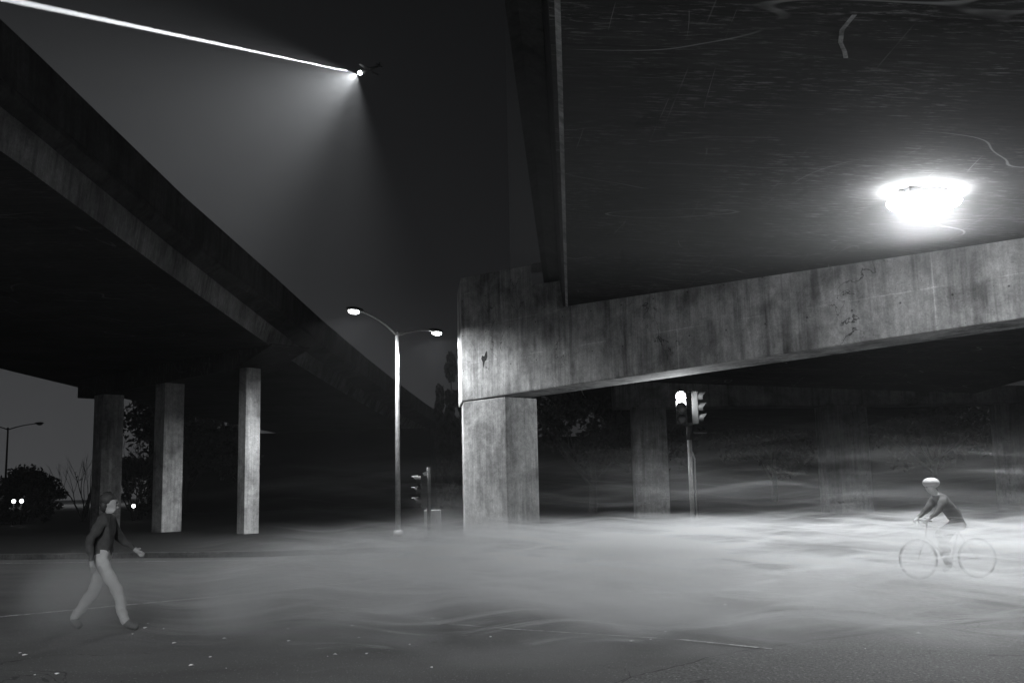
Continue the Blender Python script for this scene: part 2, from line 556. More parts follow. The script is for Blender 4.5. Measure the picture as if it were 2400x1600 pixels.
# far bent
FD = Vector((1, -.03, 0))
m = MB()
a, b = Vector((5.2, 52.2, 0)), Vector((26, 51.5, 0))
m.loft([[(p.x, p.y, z0), (p.x, p.y, z1), (p.x, p.y + 2, z1), (p.x, p.y + 2, z0)] for p, z0, z1 in ((a, 5.72, 7.1), (b, 5.42, 6.3))])
m.build('crossbeam', M['farcap'], over, bevel=.04)
column(Vector((6.1, 52.4, 0)), 1.7, 1.7, 5.75, mat=M['farcap'], ang=FD)
column(Vector((15.75, 52.1, 0)), 2.2, 1.7, 5.6, mat=M['farcap'], ang=FD)
column(Vector((24.6, 51.9, 0)), 2.2, 1.2, 5.48, mat=M['farcap'], ang=FD)

# ------------------------------------------------------------------ left overpass
lov = empty('overpass', (0, 0, 0), label='dark concrete overpass on the left, its lit lower edge running back past the street lamp', cat='overpass')
LP = [(-7.6, -30, .0), (-8.3, 0, .05), (-8.62, 10, .12), (-8.83, 18, .2), (-9.3, 27, .42), (-9.75, 38, .85), (-10.1, 48, 1.12), (-10.3, 62, 1.4), (-10.36, 78, 1.7), (-10.2, 95, 1.95), (-9.75, 115, 2.2), (-8.9, 140, 2.3)]
def lift(y):
    return 7.7
def lloft(sec, name, mat):
    m = MB()
    m.loft([sec(x, y, w) for x, y, w in LP])
    return m.build(name, mat, lov)
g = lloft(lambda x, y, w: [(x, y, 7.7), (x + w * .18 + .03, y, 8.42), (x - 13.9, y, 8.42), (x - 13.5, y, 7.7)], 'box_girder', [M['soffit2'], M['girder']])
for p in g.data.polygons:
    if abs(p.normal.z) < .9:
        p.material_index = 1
lloft(lambda x, y, w: [(x + w * .1 - .1, y, 8.40), (x + w * .9, y, 8.72), (x + w * .9, y, 8.96), (x - 14.6, y, 8.96), (x - 14.6, y, 8.7), (x - 13.8, y, 8.40)], 'deck_slab', M['web'])
lloft(lambda x, y, w: [(x + w - .25, y, 8.94), (x + w * .9 + .05, y, 8.80), (x + w + .02, y, 9.8), (x + w - .2, y, 9.8)], 'parapet', M['web'])
lloft(lambda x, y, w: [(x - 14.55, y, 8.94), (x - 14.3, y, 8.94), (x - 14.35, y, 9.8), (x - 14.55, y, 9.8)], 'parapet', M['web'])
LC = Vector((-21.9, 51.6, 0))
LD = Vector((9.55, -8.2, 0)).normalized()
LN = Vector((-LD.y, LD.x, 0))
m = MB()
sec = []
for s, zb in ((0, 6.72), (13.6, 6.92), (16.2, 7.66)):
    f = LC + LD * s - LN * .15
    b = f + LN * 1.9
    sec.append([(f.x, f.y, zb), (f.x, f.y, 7.74), (b.x, b.y, 7.74), (b.x, b.y, zb)])
m.loft(sec)
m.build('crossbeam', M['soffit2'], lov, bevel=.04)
for c, w, dp in (((-20.45, 50.35), .9, 1.1), ((-16.15, 46.65), .85, 1.0), ((-11.25, 42.4), .53, .72)):
    p = Vector((*c, 0)) - LD * w * .5
    column(p, w, dp, 6.95, ang=LD, parent=lov)
# abutment wall far down the left bridge
m = MB()
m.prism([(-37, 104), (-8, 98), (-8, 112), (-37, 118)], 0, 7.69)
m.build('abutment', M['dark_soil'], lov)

# ------------------------------------------------------------------ street lamps
def spot(name, loc, tgt, power, size, blend, radius=.12, parent=None):
    ld = bpy.data.lights.new(name, 'SPOT')
    ld.energy = power
    ld.color = (.96, .985, 1)
    ld.spot_size = R(size)
    ld.spot_blend = blend
    ld.shadow_soft_size = radius
    o = bpy.data.objects.new(name, ld)
    col.objects.link(o)
    o.location = loc
    d = Vector(tgt) - Vector(loc)
    o.rotation_euler = d.to_track_quat('-Z', 'Y').to_euler()
    if parent:
        o.parent = parent
    return o
def lamp(name, base, height, arms, lit, power, label, group='double armed street lamps', cone=167, blend=.35):
    t = empty(name, (base[0], base[1], base[2] if len(base) > 2 else 0), label=label, cat='street lamp', group=group)
    pm = MB()
    pm.tube([(0, 0, 0), (0, 0, .25)], .17, 12)
    pm.tube([(0, 0, .2), (0, 0, height * .5), (0, 0, height)], [.10, .082, .062], 14)
    pm.ball((0, 0, height), (.075, .075, .09), 10, 6)
    pm.build('pole', M['steel'] if lit else M['darksteel'], t, smooth=True)
    for dx, dy, dz in arms:
        am = MB()
        pts = []
        for i in range(11):
            u = i / 10
            pts.append((dx * u, dy * u, height - .1 + dz * (1.75 * u - .75 * u * u)))
        am.tube(pts, [.045 - .015 * i / 10 for i in range(11)], 8)
        am.build('arm', M['steel'] if lit else M['darksteel'], t, smooth=True)
        a = math.atan2(dy, dx)
        e_ = Vector((dx, dy, height - .1 + dz))
        d = Vector((dx, dy, 0)).normalized()
        hm = MB()
        c = e_ + d * .28
        hm.ball(c + Vector((0, 0, .03)), (.42, .17, .085), 16, 8, a)
        h = hm.build('lamp_head', M['darksteel'], t, smooth=True)
        lm = MB()
        lm.ball(c + d * .06 + Vector((0, 0, -.055)), (.25, .14, .085), 14, 8, a)
        lm.build('lens', M['lamp_glow'] if lit else M['lens_glass'], h, smooth=True)
        if lit:
            s = spot('lamp_light', c + d * .06 + Vector((0, 0, -.17)), c + d * .06 + Vector((0, 0, -5)), power, cone, blend, .14, h)
    return t
lamp('street_lamp', (-4.2, 37.0, .1), 7.35, [(-1.08, -1.7, .62), (1.12, 1.75, .42)], True, 3700, 'lit double armed street lamp beside the big concrete crossbeam')
lamp('street_lamp', (-39.5, 80), 7.25, [(2.45, -.6, .38), (-2.3, .5, .5)], False, 0, 'unlit double armed street lamp standing at the far left against grey sky')
# next lamp of the row, behind the viewer: it lights the foreground road, the column and the lower beam
lamp('street_lamp', (-5.2, -9.4), 7.9, [(1.5, 1.2, .42), (-1.5, -1.2, .42)], True, 13000, 'lit double armed street lamp behind the viewer on the near side of the road', cone=171, blend=.2)

# lamp hung beneath the right overpass
t = empty('underbridge_light', (7.55, 18.1, zs(7.55)), label='blazing white floodlight hung beneath the right overpass near the crossbeam', cat='floodlight')
m = MB()
m.box((0, 0, -.05), (.7, .5, .12))
for dx in (-.4, .4):
    m.box((dx, 0, -.03), (.14, .12, .05))
m.build('housing', M['darksteel'], t, bevel=.02)
m = MB()
m.ball((0, 0, -.22), (.66, .48, .17), 32, 16)
m.build('lens', M['flood_glow'], t, smooth=True)
spot('flood_light', (0, 0, -.9), (0, 0, -5), 4000, 140, .6, .3, t)

# ------------------------------------------------------------------ traffic signals
def signal_head(parent, c, rz, glow_at=None, mats=None, sc=1.0):
    """three lamp head: housing facing -y before rotation, each lens under its own visor"""
    r = Matrix.Rotation(rz, 3, 'Z')
    c = Vector(c)
    m = MB()
    m.box(c, (.34 * sc, .2 * sc, 1.05 * sc), rz)
    h = m.build('signal_head', M['darksteel'], parent, bevel=.015)
    for i, z in enumerate((.35, 0, -.35)):
        k = c + r @ Vector((0, -.1 * sc, z * sc))
        lm = MB()
        lm.ball(k, (.145 * sc, .05 * sc, .145 * sc), 16, 10, rz)
        lm.build('lens', M['signal_glow'] if glow_at == i else M['lens_glass'], h, smooth=True)
        vm = MB()
        ring_i, ring_o = [], []
        for q in range(15):
            a = R(-35) + R(250) * q / 14
            x, zz = math.cos(a) * .165 * sc, math.sin(a) * .165 * sc
            ln = .27 * sc * (.55 + .45 * max(0, math.sin(a)))
            ring_i.append(k + r @ Vector((x, 0, zz)))
            ring_o.append(k + r @ Vector((x, -ln, zz)))
        n = len(ring_i)
        inner = [p - (p - k) * .07 for p in ring_i]
        innero = [p + (ring_i[j] - ring_i[j]) for j, p in enumerate(ring_o)]
        innero = [ring_o[j] - (ring_i[j] - k) * .07 for j in range(n)]
        vm.add(ring_i + ring_o + inner + innero, [(j, j + 1, n + j + 1, n + j) for j in range(n - 1)] + [(2 * n + j + 1, 2 * n + j, 3 * n + j, 3 * n + j + 1) for j in range(n - 1)] + [(n + j, n + j + 1, 3 * n + j + 1, 3 * n + j) for j in range(n - 1)])
        vm.build('visor', M['darksteel'], h)
    return h
t = empty('traffic_signal', (5.62, 33.0, .14), label='traffic signal on a pale pole under the crossbeam, one lens shining brilliant white', cat='traffic signal')
m = MB()
m.tube([(0, 0, 0), (0, 0, .12)], .17, 14)
m.tube([(0, 0, .1), (0, 0, 3.0)], .075, 14)
m.build('pole', M['steel'], t, smooth=True)
m = MB()
m.tube([(0, 0, 3.0), (0, 0, 3.42)], .085, 14)
m.tube([(0, 0, 3.42), (0, 0, 3.5)], .12, 14)
m.build('slip_fitter', M['darksteel'], t, smooth=True)
m = MB()
m.tube([(.02, -.11, .4), (.02, -.11, 2.45)], .02, 8)
m.tube([(.11, -.07, .3), (.13, -.07, 2.4), (.06, -.05, 2.62)], .03, 8)
m.build('conduit', M['steel'], t, smooth=True)
signal_head(t, (-.22, -.05, 4.02), R(-9), 0)
signal_head(t, (.24, .0, 4.02), R(78))
for z in (4.58, 3.52):
    m = MB()
    m.box((0, .02, z), (.5, .08, .05))
    m.build('bracket', M['darksteel'], t)
o = bpy.data.lights.new('signal_light', 'POINT')
o.energy = 380
o.color = (.95, .985, 1)
o.shadow_soft_size = .1
lo = bpy.data.objects.new('signal_light', o)
col.objects.link(lo)
lo.location = (-.29, -.42, 4.36)
lo.parent = t

t = empty('traffic_signal', (-2.9, 34.6, .14), label='dark traffic signal post turned side on, beside the left edge of the concrete column', cat='traffic signal')
m = MB()
m.tube([(0, 0, 0), (0, 0, .1)], .15, 12)
m.tube([(0, 0, .08), (0, 0, 2.35)], .065, 12)
m.build('pole', M['darksteel'], t, smooth=True)
h = signal_head(t, (-.16, -.02, 1.55), R(-82))
for z in (.52, .16, -.19):
    m = MB()
    m.tube([(-.56, -.1, 1.55 + z - .02), (-.34, -.14, 1.55 + z + .005)], .014, 6)
    m.build('visor_glint', M['paper'], h)  # white bars painted in as glints on the visor edges
m = MB()
for s_ in (0,):
    vs = [(-.19, -.1, 2.16), (.01, -.1, 2.24), (-.09, -.1, 2.0)]
    m.add(vs + [(x, y + .03, z) for x, y, z in vs], [(0, 2, 1), (3, 4, 5), (0, 1, 4, 3), (1, 2, 5, 4), (2, 0, 3, 5)])
m.build('marker_plate', M['paper'], t)
t = empty('utility_cabinet', (-2.85, 35.6, .14), label='pale utility cabinet low behind the dark side on signal post', cat='cabinet')
m = MB()
m.box((0, 0, .46), (.56, .45, .92))
m.build('body', M['cabinet'], t, bevel=.02)
m = MB()
m.box((0, -.24, .47), (.48, .02, .8))
m.build('door', M['cabinet'], t, bevel=.006)
m = MB()
m.box((.16, -.265, .5), (.03, .03, .14))
m.build('handle', M['darksteel'], t)

# ------------------------------------------------------------------ globe lamps in the far left dark
def globe(loc, h, label):
    t = empty('globe_lamp', loc, label=label, cat='lamp', group='small globe lamps far off under the trees')
    m = MB()
    m.tube([(0, 0, 0), (0, 0, h - .08)], .045, 8)
    m.build('post', M['darksteel'], t, smooth=True)
    m = MB()
    m.ball((0, 0, h), .12, 12, 8)
    m.build('globe', M['globe_glow'], t, smooth=True)
globe((-32.0, 66, .14), 1.49, 'small shining globe lamp nearest the left edge, first of a close pair')
globe((-31.55, 66.1, .14), 1.50, 'small shining globe lamp in front of the bushes, right one of a close pair')
globe((-25.81, 70, .14), 1.0, 'small shining globe lamp alone between two columns of the left overpass')

# ------------------------------------------------------------------ trees
def leaves(mb, clumps, n, size, rr, up=0):
    for c, r in clumps:
        c = Vector(c)
        for _ in range(n):
            while True:
                d = Vector((rr.uniform(-1, 1), rr.uniform(-1, 1), rr.uniform(-1, 1)))
                if d.length < 1:
                    break
            d = d * (d.length ** -.35 if d.length > .01 else 1)
            p = c + Vector((d.x * r[0], d.y * r[1], d.z * r[2]))
            s = size * rr.uniform(.5, 1.3)
            a = Vector((rr.uniform(-1, 1), rr.uniform(-1, 1), rr.uniform(-1, 1) + up)).normalized()
            b = a.orthogonal().normalized()
            b = (Matrix.Rotation(rr.uniform(0, 6.28), 3, a) @ b)
            mb.add([p - a * s, p + b * s * .45, p + a * s, p - b * s * .45], [(0, 1, 2, 3)])
def limb(mb, rr, p, d, r, ln, depth, tips, spread=.55, segs=3):
    pts, rad = [p], [r]
    for i in range(segs):
        d = (d + Vector((rr.uniform(-1, 1), rr.uniform(-1, 1), rr.uniform(-.3, .7))) * .16).normalized()
        pts.append(pts[-1] + d * ln / segs)
        rad.append(r * (1 - .5 * (i + 1) / segs))
    mb.tube(pts, rad, 5, False)
    if depth == 0:
        tips.append(pts[-1])
        return
    for _ in range(rr.choice((2, 3, 3))):
        nd = (d + Vector((rr.uniform(-1, 1), rr.uniform(-1, 1), rr.uniform(-.5, .8))) * spread).normalized()
        limb(mb, rr, pts[rr.choice((-1, -1, -2))], nd, r * .5, ln * .72, depth - 1, tips, spread, segs)
def tree(kind, loc, h, w, label, seed, leaf=None, n=60, size=.16, name=None, group=None):
    rr = random.Random(seed)
    t = empty(name or {'cyp': 'cypress_tree', 'leafy': 'leafy_tree', 'bush': 'bush', 'bare': 'bare_tree'}[kind], loc, label=label, cat='bush' if kind == 'bush' else 'tree', group=group)
    tm, lm, tips = MB(), MB(), []
    if kind == 'cyp':
        tm.tube([(0, 0, 0), (.05, 0, h * .5), (0, 0, h * .95)], [.2, .12, .02], 7)
        cl = []
        for i in range(int(h * 3.2)):
            z = rr.uniform(.06, 1.0)
            rad = w * (math.sin(min(1, z * 1.35 + .12) * math.pi * .5) * (1 - z) ** .55 + .04)
            a = rr.uniform(0, 6.28)
            q = rr.uniform(.3, .95)
            cl.append(((math.cos(a) * rad * q, math.sin(a) * rad * q, z * h), (w * .26, w * .26, w * .6)))
        leaves(lm, cl, n, size, rr, 1.5)
    elif kind == 'bare':
        for _ in range(7):
            limb(tm, rr, Vector((rr.uniform(-.2, .2), rr.uniform(-.2, .2), 0)), Vector((rr.uniform(-.6, .6), rr.uniform(-.5, .5), 1)).normalized(), .07, h * .42, 3, tips, .42)
        leaves(lm, [(p, (.22, .22, .25)) for p in tips if p.z < h * .72], 5, size * .7, rr)
    else:
        tm.tube([(0, 0, 0), (.1, 0, h * .22), (0, .05, h * .42)], [h * .028, h * .022, h * .016], 8)
        for _ in range(6):
            limb(tm, rr, Vector((0, 0, h * rr.uniform(.15, .4))), Vector((rr.uniform(-1, 1), rr.uniform(-1, 1), .8)).normalized(), h * .013, h * .28, 2, tips, .7)
        cl = [(p, (w * .16, w * .16, w * .14)) for p in tips]
        lo = .12 if kind == 'bush' else .3
        for _ in range(26):
            a, q, z = rr.uniform(0, 6.28), math.sqrt(rr.uniform(.02, 1)), rr.uniform(0, 1)
            rad = w * .48 * math.sin(math.pi * (.15 + .72 * z)) * q
            s = rr.uniform(.1, .2) * w
            cl.append(((math.cos(a) * rad, math.sin(a) * rad, h * (lo + (.93 - lo) * z)), (s, s, s * .8)))
        leaves(lm, cl, n, size, rr)
    tm.build('trunk', M['bark'], t, smooth=True)
    lm.build('crown', leaf or M['leaf'], t, fix=False)
    return t
tree('cyp', (-4.3, 95, .14), 17.4, 1.7, 'tallest dark cypress tree rising directly behind the crossbeam end', 1, n=110, size=.3, group='cypress trees behind the crossbeam')
tree('cyp', (-5.65, 93, .14), 13.4, 1.15, 'middle height cypress tree just left of the crossbeam end', 2, n=110, size=.28, group='cypress trees behind the crossbeam')
tree('cyp', (-6.75, 94, .14), 10.9, .85, 'shortest cypress tree, leftmost beside the crossbeam', 3, n=110, size=.26, group='cypress trees behind the crossbeam')
tree('leafy', (4.6, 62, .14), 9.5, 6.4, 'bushy leafy tree seen under the crossbeam, right of the concrete column', 4, leaf=M['leaf2'], n=90, size=.2)
tree('bush', (-33.2, 70, .14), 3.9, 3.9, 'round dense bush behind the pair of globe lamps', 5, n=80, size=.14, group='bushes at the far left')
tree('bush', (-35.1, 71, .14), 2.9, 2.6, 'low round bush nearest the left edge of the picture', 6, n=80, size=.13, group='bushes at the far left')
tree('bush', (-31.6, 69.5, .14), 2.6, 2.4, 'low bush between the tufted bush and the bare tree', 7, n=80, size=.13, group='bushes at the far left')
tree('bare', (-30.0, 72, .14), 4.7, 3, 'bare twiggy tree left of the left overpass columns', 8, size=.12)
tree('bare', (-26.9, 73, .14), 5.6, 3, 'tall twiggy tree seen between two columns of the left overpass', 9, size=.12)
tree('bush', (-26.7, 73.8, .14), 4.4, 3.6, 'dense bush at the foot of the tall twiggy tree', 10, n=90, size=.14, group='bushes at the far left')
tree('leafy', (-31, 97, .14), 11.5, 13, 'dark leafy tree closing the gap behind the columns of the left overpass', 14, n=120, size=.3)
tree('leafy', (11, 86, .14), 10, 9, 'dark leafy tree behind the far crossbeam, left one of the back row', 11, n=60, size=.3, group='dark trees behind the far columns')
tree('leafy', (22, 88, .14), 10, 10, 'dark leafy tree behind the far crossbeam, middle one of the back row', 12, n=60, size=.3, group='dark trees behind the far columns')
tree('leafy', (34, 84, .14), 10, 11, 'dark leafy tree behind the far crossbeam, right one of the back row', 13, n=60, size=.3, group='dark trees behind the far columns')

# ------------------------------------------------------------------ litter on the road
rr = random.Random(21)
spots = []
for i in range(34):
    spots.append((rr.uniform(-5.6, -1.0), rr.uniform(10.2, 14.6)) if i < 24 else (rr.uniform(-1, 4.5), rr.uniform(9.8, 15)))
proto = None
for i, (x, y) in enumerate(spots):
    if proto is None:
        m = MB()
        m.add([(-.022, -.012, .004), (.02, -.016, .016), (.024, .014, .006), (-.018, .016, .014), (0, 0, .02)], [(0, 1, 4), (1, 2, 4), (2, 3, 4), (3, 0, 4), (3, 2, 1, 0)])
        o = proto = m.build('litter', M['paper'])
        tag(o, 'tiny white scrap of paper lying on the asphalt', 'litter', 'paper scraps scattered on the road')
    else:
        o = proto.copy()
        col.objects.link(o)
    o.location = (x, y, .005)
    s = rr.uniform(.45, 1.3)
    o.scale = (s, s, s * .7)
    o.rotation_euler = (0, 0, rr.uniform(0, 6.3))

# ------------------------------------------------------------------ people
def grow(name, pts, edges, mats, parent, loc_mat, bones=None, sub=2):
    """one continuous skinned surface over a skeleton; faces take the cloth of the nearest bone"""
    me = bpy.data.meshes.new(name)
    names = list(pts)
    idx = {n: i for i, n in enumerate(names)}
    me.from_pydata([pts[n][0] for n in names], [(idx[a], idx[b]) for a, b, _ in edges], [])
    o = bpy.data.objects.new(name, me)
    col.objects.link(o)
    sk = o.modifiers.new('skin', 'SKIN')
    sk.use_smooth_shade = True
    lay = me.skin_vertices[0].data
    for n in names:
        r = pts[n][1]
        lay[idx[n]].radius = r if hasattr(r, '__len__') else (r, r)
        lay[idx[n]].use_root = (n == 'pelvis')
    o.modifiers.new('sub', 'SUBSURF').levels = sub
    dg = bpy.context.evaluated_depsgraph_get()
    ev = o.evaluated_get(dg)
    out = bpy.data.meshes.new_from_object(ev)
    bpy.data.objects.remove(o)
    for m_ in mats:
        out.materials.append(m_)
    segs = [(Vector(pts[a][0]), Vector(pts[b][0]), mi) for a, b, mi in edges]
    for p in out.polygons:
        c = p.center
        best, bi = 1e9, 0
        for a, b, mi in segs:
            d = b - a
            t = max(0, min(1, (c - a).dot(d) / max(d.length_squared, 1e-9)))
            q = (c - (a + d * t)).length
            if q < best:
                best, bi = q, mi
        p.material_index = bi
        p.use_smooth = True
    from mathutils import noise as mnoise
    cloth = set()
    for p in out.polygons:
        if p.material_index in (1, 2):
            cloth.update(p.vertices)
    for i in cloth:
        v = out.vertices[i]
        q = v.co * 7 + Vector((len(out.vertices) * .01, 3, 0))
        v.co += v.normal * (.020 * mnoise.noise(Vector((q.x, q.y, q.z * 1.9))) + .010 * mnoise.noise(q * 2.7))
    ob = bpy.data.objects.new(name, out)
    col.objects.link(ob)
    ob.matrix_local = Matrix.Identity(4)
    ob.parent = parent
    return ob
def hand(pts, edges, side, wrist, d, palm_n, curl):
    """palm, four curled fingers of different lengths, and a thumb from the side of the palm"""
    w, d, n = Vector(wrist), Vector(d).normalized(), Vector(palm_n).normalized()
    s = d.cross(n).normalized()
    k = 'palm' + side
    pts[k] = (w + d * .055, (.034, .018))
    edges.append(('wrist' + side, k, 0))
    for i, (off, ln) in enumerate(((-.028, .075), (-.009, .085), (.010, .08), (.028, .06))):
        base = w + d * .095 + s * off
        p1 = base + (d * math.cos(curl * .5) + n * math.sin(curl * .5)) * ln * .5
        p2 = p1 + (d * math.cos(curl * 1.4) + n * math.sin(curl * 1.4)) * ln * .5
        for j, p in enumerate((base, p1, p2)):
            pts[f'f{side}{i}{j}'] = (p, .0095 - .001 * j)
        edges.append((k, f'f{side}{i}0', 0))
        edges.append((f'f{side}{i}0', f'f{side}{i}1', 0))
        edges.append((f'f{side}{i}1', f'f{side}{i}2', 0))
    q1 = w + d * .05 - s * .045 + n * .012
    q2 = q1 + (d * .8 - s * .3 + n * .6).normalized() * .04
    pts[f't{side}0'], pts[f't{side}1'] = (q1, .011), (q2, .009)
    edges.append((k, f't{side}0', 0))
    edges.append((f't{side}0', f't{side}1', 0))
def person(loc, rz, J, mats, label, hair=True, curl=.5, helmet=False, group=None):
    """J: joint positions, facing +y. mats: skin, top, trousers, shoes"""
    t = empty('person', loc, rz, label=label, cat='person', group=group)
    V = Vector
    P, E = {}, []
    P['pelvis'] = (V(J['pelvis']), (.165, .13))
    P['waist'] = (V(J['pelvis']).lerp(V(J['chest']), .45), (.155, .125))
    P['chest'] = (V(J['chest']), (.185, .135))
    nk = V(J['neck'])
    P['neck'] = (nk, (.058, .06))
    hd = V(J['head'])
    fw = V(J.get('face', (0, 1, 0))).normalized()
    P['jaw'] = (nk.lerp(hd, .55) + fw * .025, (.066, .075))
    P['head'] = (hd, (.078, .094))
    P['crown'] = (hd + (hd - nk).normalized() * .075, (.062, .074))
    E += [('pelvis', 'waist', 1), ('waist', 'chest', 1), ('chest', 'neck', 1), ('neck', 'jaw', 0), ('jaw', 'head', 0), ('head', 'crown', 0)]
    P['nose'] = (hd + fw * .108 - V((0, 0, .022)), .013)
    E.append(('head', 'nose', 0))
    rt = fw.cross(V((0, 0, 1))).normalized()
    for s, k in ((-1, 'L'), (1, 'R')):
        P['ear' + k] = (hd + rt * s * .085 - fw * .005, (.012, .026))
        E.append(('head', 'ear' + k, 0))
        P['shoulder' + k] = (V(J['shoulder' + k]), .08)
        P['elbow' + k] = (V(J['elbow' + k]), .058)
        P['wrist' + k] = (V(J['wrist' + k]), .03)
        E += [('chest', 'shoulder' + k, 1), ('shoulder' + k, 'elbow' + k, 1), ('elbow' + k, 'wrist' + k, 1)]
        d = V(J['wrist' + k]) - V(J['elbow' + k])
        hand(P, E, k, J['wrist' + k], J.get('hand' + k, d), J.get('palm' + k, V((-s, 0, 0))), curl)
        P['hip' + k] = (V(J['hip' + k]), .098)
        P['knee' + k] = (V(J['knee' + k]), .08)
        P['calf' + k] = (V(J['knee' + k]).lerp(V(J['ankle' + k]), .35), .078)
        P['ankle' + k] = (V(J['ankle' + k]), .062)
        P['toe' + k] = (V(J['toe' + k]), (.05, .036))
        E += [('pelvis', 'hip' + k, 2), ('hip' + k, 'knee' + k, 2), ('knee' + k, 'calf' + k, 2), ('calf' + k, 'ankle' + k, 2), ('ankle' + k, 'toe' + k, 3)]
    grow('body', P, E, mats, t, None)
    m = MB()
    if helmet:
        m.ball(hd + V((0, -.01, .075)), (.118, .15, .095), 16, 8)
        m.build('helmet', M['helmet'], t, smooth=True)
    else:
        rh = random.Random(int(loc[0] * 100))
        m.ball(hd - fw * .035 + V((0, 0, .045)), (.098, .112, .10), 18, 12, math.atan2(fw.y, fw.x) - math.pi / 2)
        m.ball(hd - fw * .075 - V((0, 0, .03)), (.082, .06, .09), 14, 8, math.atan2(fw.y, fw.x) - math.pi / 2)
        m.v = [(x + rh.uniform(-.008, .008), y + rh.uniform(-.008, .008), z + rh.uniform(-.008, .008)) for x, y, z in m.v]
        m.build('hair', M['hair'], t, smooth=True)
    for s in (-1, 1):
        m = MB()
        m.ball(hd + fw * .087 + rt * s * .032, .011, 8, 6)
        m.build('eye', M['hair'], t, smooth=True)
    return t
WALK = dict(pelvis=(0, 0, .96), chest=(0, .05, 1.34), neck=(0, .07, 1.50), head=(0, .09, 1.64),
            shoulderL=(-.19, .05, 1.42), elbowL=(-.25, .16, 1.16), wristL=(-.22, .36, 1.02),
            shoulderR=(.19, .05, 1.42), elbowR=(.26, -.10, 1.16), wristR=(.25, -.06, .91),
            hipL=(-.095, 0, .90), kneeL=(-.10, -.10, .50), ankleL=(-.10, -.36, .15), toeL=(-.10, -.25, .035),
            hipR=(.095, 0, .90), kneeR=(.10, .24, .50), ankleR=(.10, .34, .085), toeR=(.10, .52, .035))
RIDE = dict(pelvis=(0, -.26, 1.0), chest=(0, .02, 1.32), neck=(0, .12, 1.45), head=(0, .2, 1.575),
            shoulderL=(-.18, .06, 1.38), elbowL=(-.25, .22, 1.16), wristL=(-.24, .36, 1.05),
            shoulderR=(.18, .06, 1.38), elbowR=(.25, .22, 1.16), wristR=(.24, .36, 1.05),
            hipL=(-.09, -.24, .95), kneeL=(-.11, .2, .78), ankleL=(-.11, .02, .45), toeL=(-.11, .16, .42),
            hipR=(.09, -.24, .95), kneeR=(.11, .06, .56), ankleR=(.11, -.08, .2), toeR=(.11, .06, .13))
DK = [M['skin'], M['dark_cloth'], M['pale_cloth'], M['shoe']]
DD = [M['skin'], M['dark_cloth'], M['dark_cloth'], M['shoe']]
person((-5.45, 13.7, 0), R(-82), WALK, DK, 'person in dark top and pale trousers striding right on the road at the left')

def bicycle(loc, rz, label):
    t = empty('bicycle', loc, rz, label=label, cat='bicycle')
    for y in (-.52, .52):
        m = MB()
        pts = [(0, y + .33 * math.cos(a), .345 + .33 * math.sin(a)) for a in [2 * math.pi * i / 28 for i in range(29)]]
        m.tube(pts, .017, 6, False)
        w = m.build('wheel', M['rubber'], t, smooth=True)
        m = MB()
        m.tube([(0, y + .305 * math.cos(a), .345 + .305 * math.sin(a)) for a in [2 * math.pi * i / 28 for i in range(29)]], .009, 5, False)
        m.build('rim', M['steel'], w, smooth=True)
        m = MB()
        for i in range(14):
            a = 2 * math.pi * i / 14
            m.tube([(.015 * (-1) ** i, y, .345), (0, y + .3 * math.cos(a), .345 + .3 * math.sin(a))], .0022, 4, False)
        m.build('spokes', M['steel'], w)
    m = MB()
    bb, st, hd, hl = (0, -.06, .3), (0, -.22, .8), (0, .33, .86), (0, .37, .72)
    for a, b, r in ((bb, st, .017), (st, hd, .015), (bb, hl, .019), ((0, -.52, .345), bb, .011), ((0, -.52, .345), st, .01), (hd, hl, .02), (hl, (0, .52, .345), .014)):
        m.tube([a, b], r, 8)
    m.build('frame', M['bikepaint'], t, smooth=True)
    m = MB()
    m.tube([(0, .33, .86), (0, .32, .99), (0, .36, 1.0)], .013, 8)
    m.tube([(-.29, .36, 1.0), (0, .38, 1.0), (.29, .36, 1.0)], .012, 8)
    m.build('handlebar', M['darksteel'], t, smooth=True)
    m = MB()
    m.tube([(0, -.22, .8), (0, -.245, .9)], .013, 8)
    m.ball((0, -.26, .915), (.07, .13, .03), 12, 6)
    m.build('saddle', M['rubber'], t, smooth=True)
    m = MB()
    m.tube([(.05, -.06, .3), (.05, -.06 - .1, .16)], .01, 6)
    m.tube([(-.05, -.06, .3), (-.05, -.06 + .1, .44)], .01, 6)
    m.tube([(-.05, -.06, .3), (.05, -.06, .3)], .02, 8)
    m.box((.11, -.02, .11), (.09, .09, .018))
    m.box((-.11, .08, .40), (.09, .09, .018))
    m.build('crankset', M['steel'], t)
    return t
for lc, rz, lb, lp, mt in (((7.5, 18.2, 0), R(92), 'pale bicycle half lost in mist under the helmeted rider', 'helmeted cyclist in dark clothes riding left through the mist at the right', DD),):
    bicycle(lc, rz, lb)
    person(lc, rz, RIDE, mt, lp, helmet=True, curl=1.2)

# ------------------------------------------------------------------ aircraft
pl = empty('aircraft', (-55.7, 400, 173.3), R(62), label='aircraft low in the night sky, an added white beam standing in for its light trail', cat='aircraft')
m = MB()
m.tube([(0, 5, .1), (0, 4.2, 0), (0, 2, .1), (0, -1, .15), (0, -5, .7)], [.15, .55, .75, .7, .18], 14)
m.build('fuselage', M['airframe'], pl, smooth=True)
for s in (-1, 1):
    m = MB()
    m.add([(s * .5, 1.6, -.3), (s * .5, -.2, -.3), (s * 6.5, .1, .1), (s * 6.5, 1.1, .1), (s * .5, 1.6, -.12), (s * .5, -.2, -.2), (s * 6.5, .1, .14), (s * 6.5, 1.1, .18)], [(0, 1, 2, 3), (7, 6, 5, 4), (0, 4, 5, 1), (1, 5, 6, 2), (2, 6, 7, 3), (3, 7, 4, 0)])
    m.build('wing', M['airframe'], pl)
m = MB()
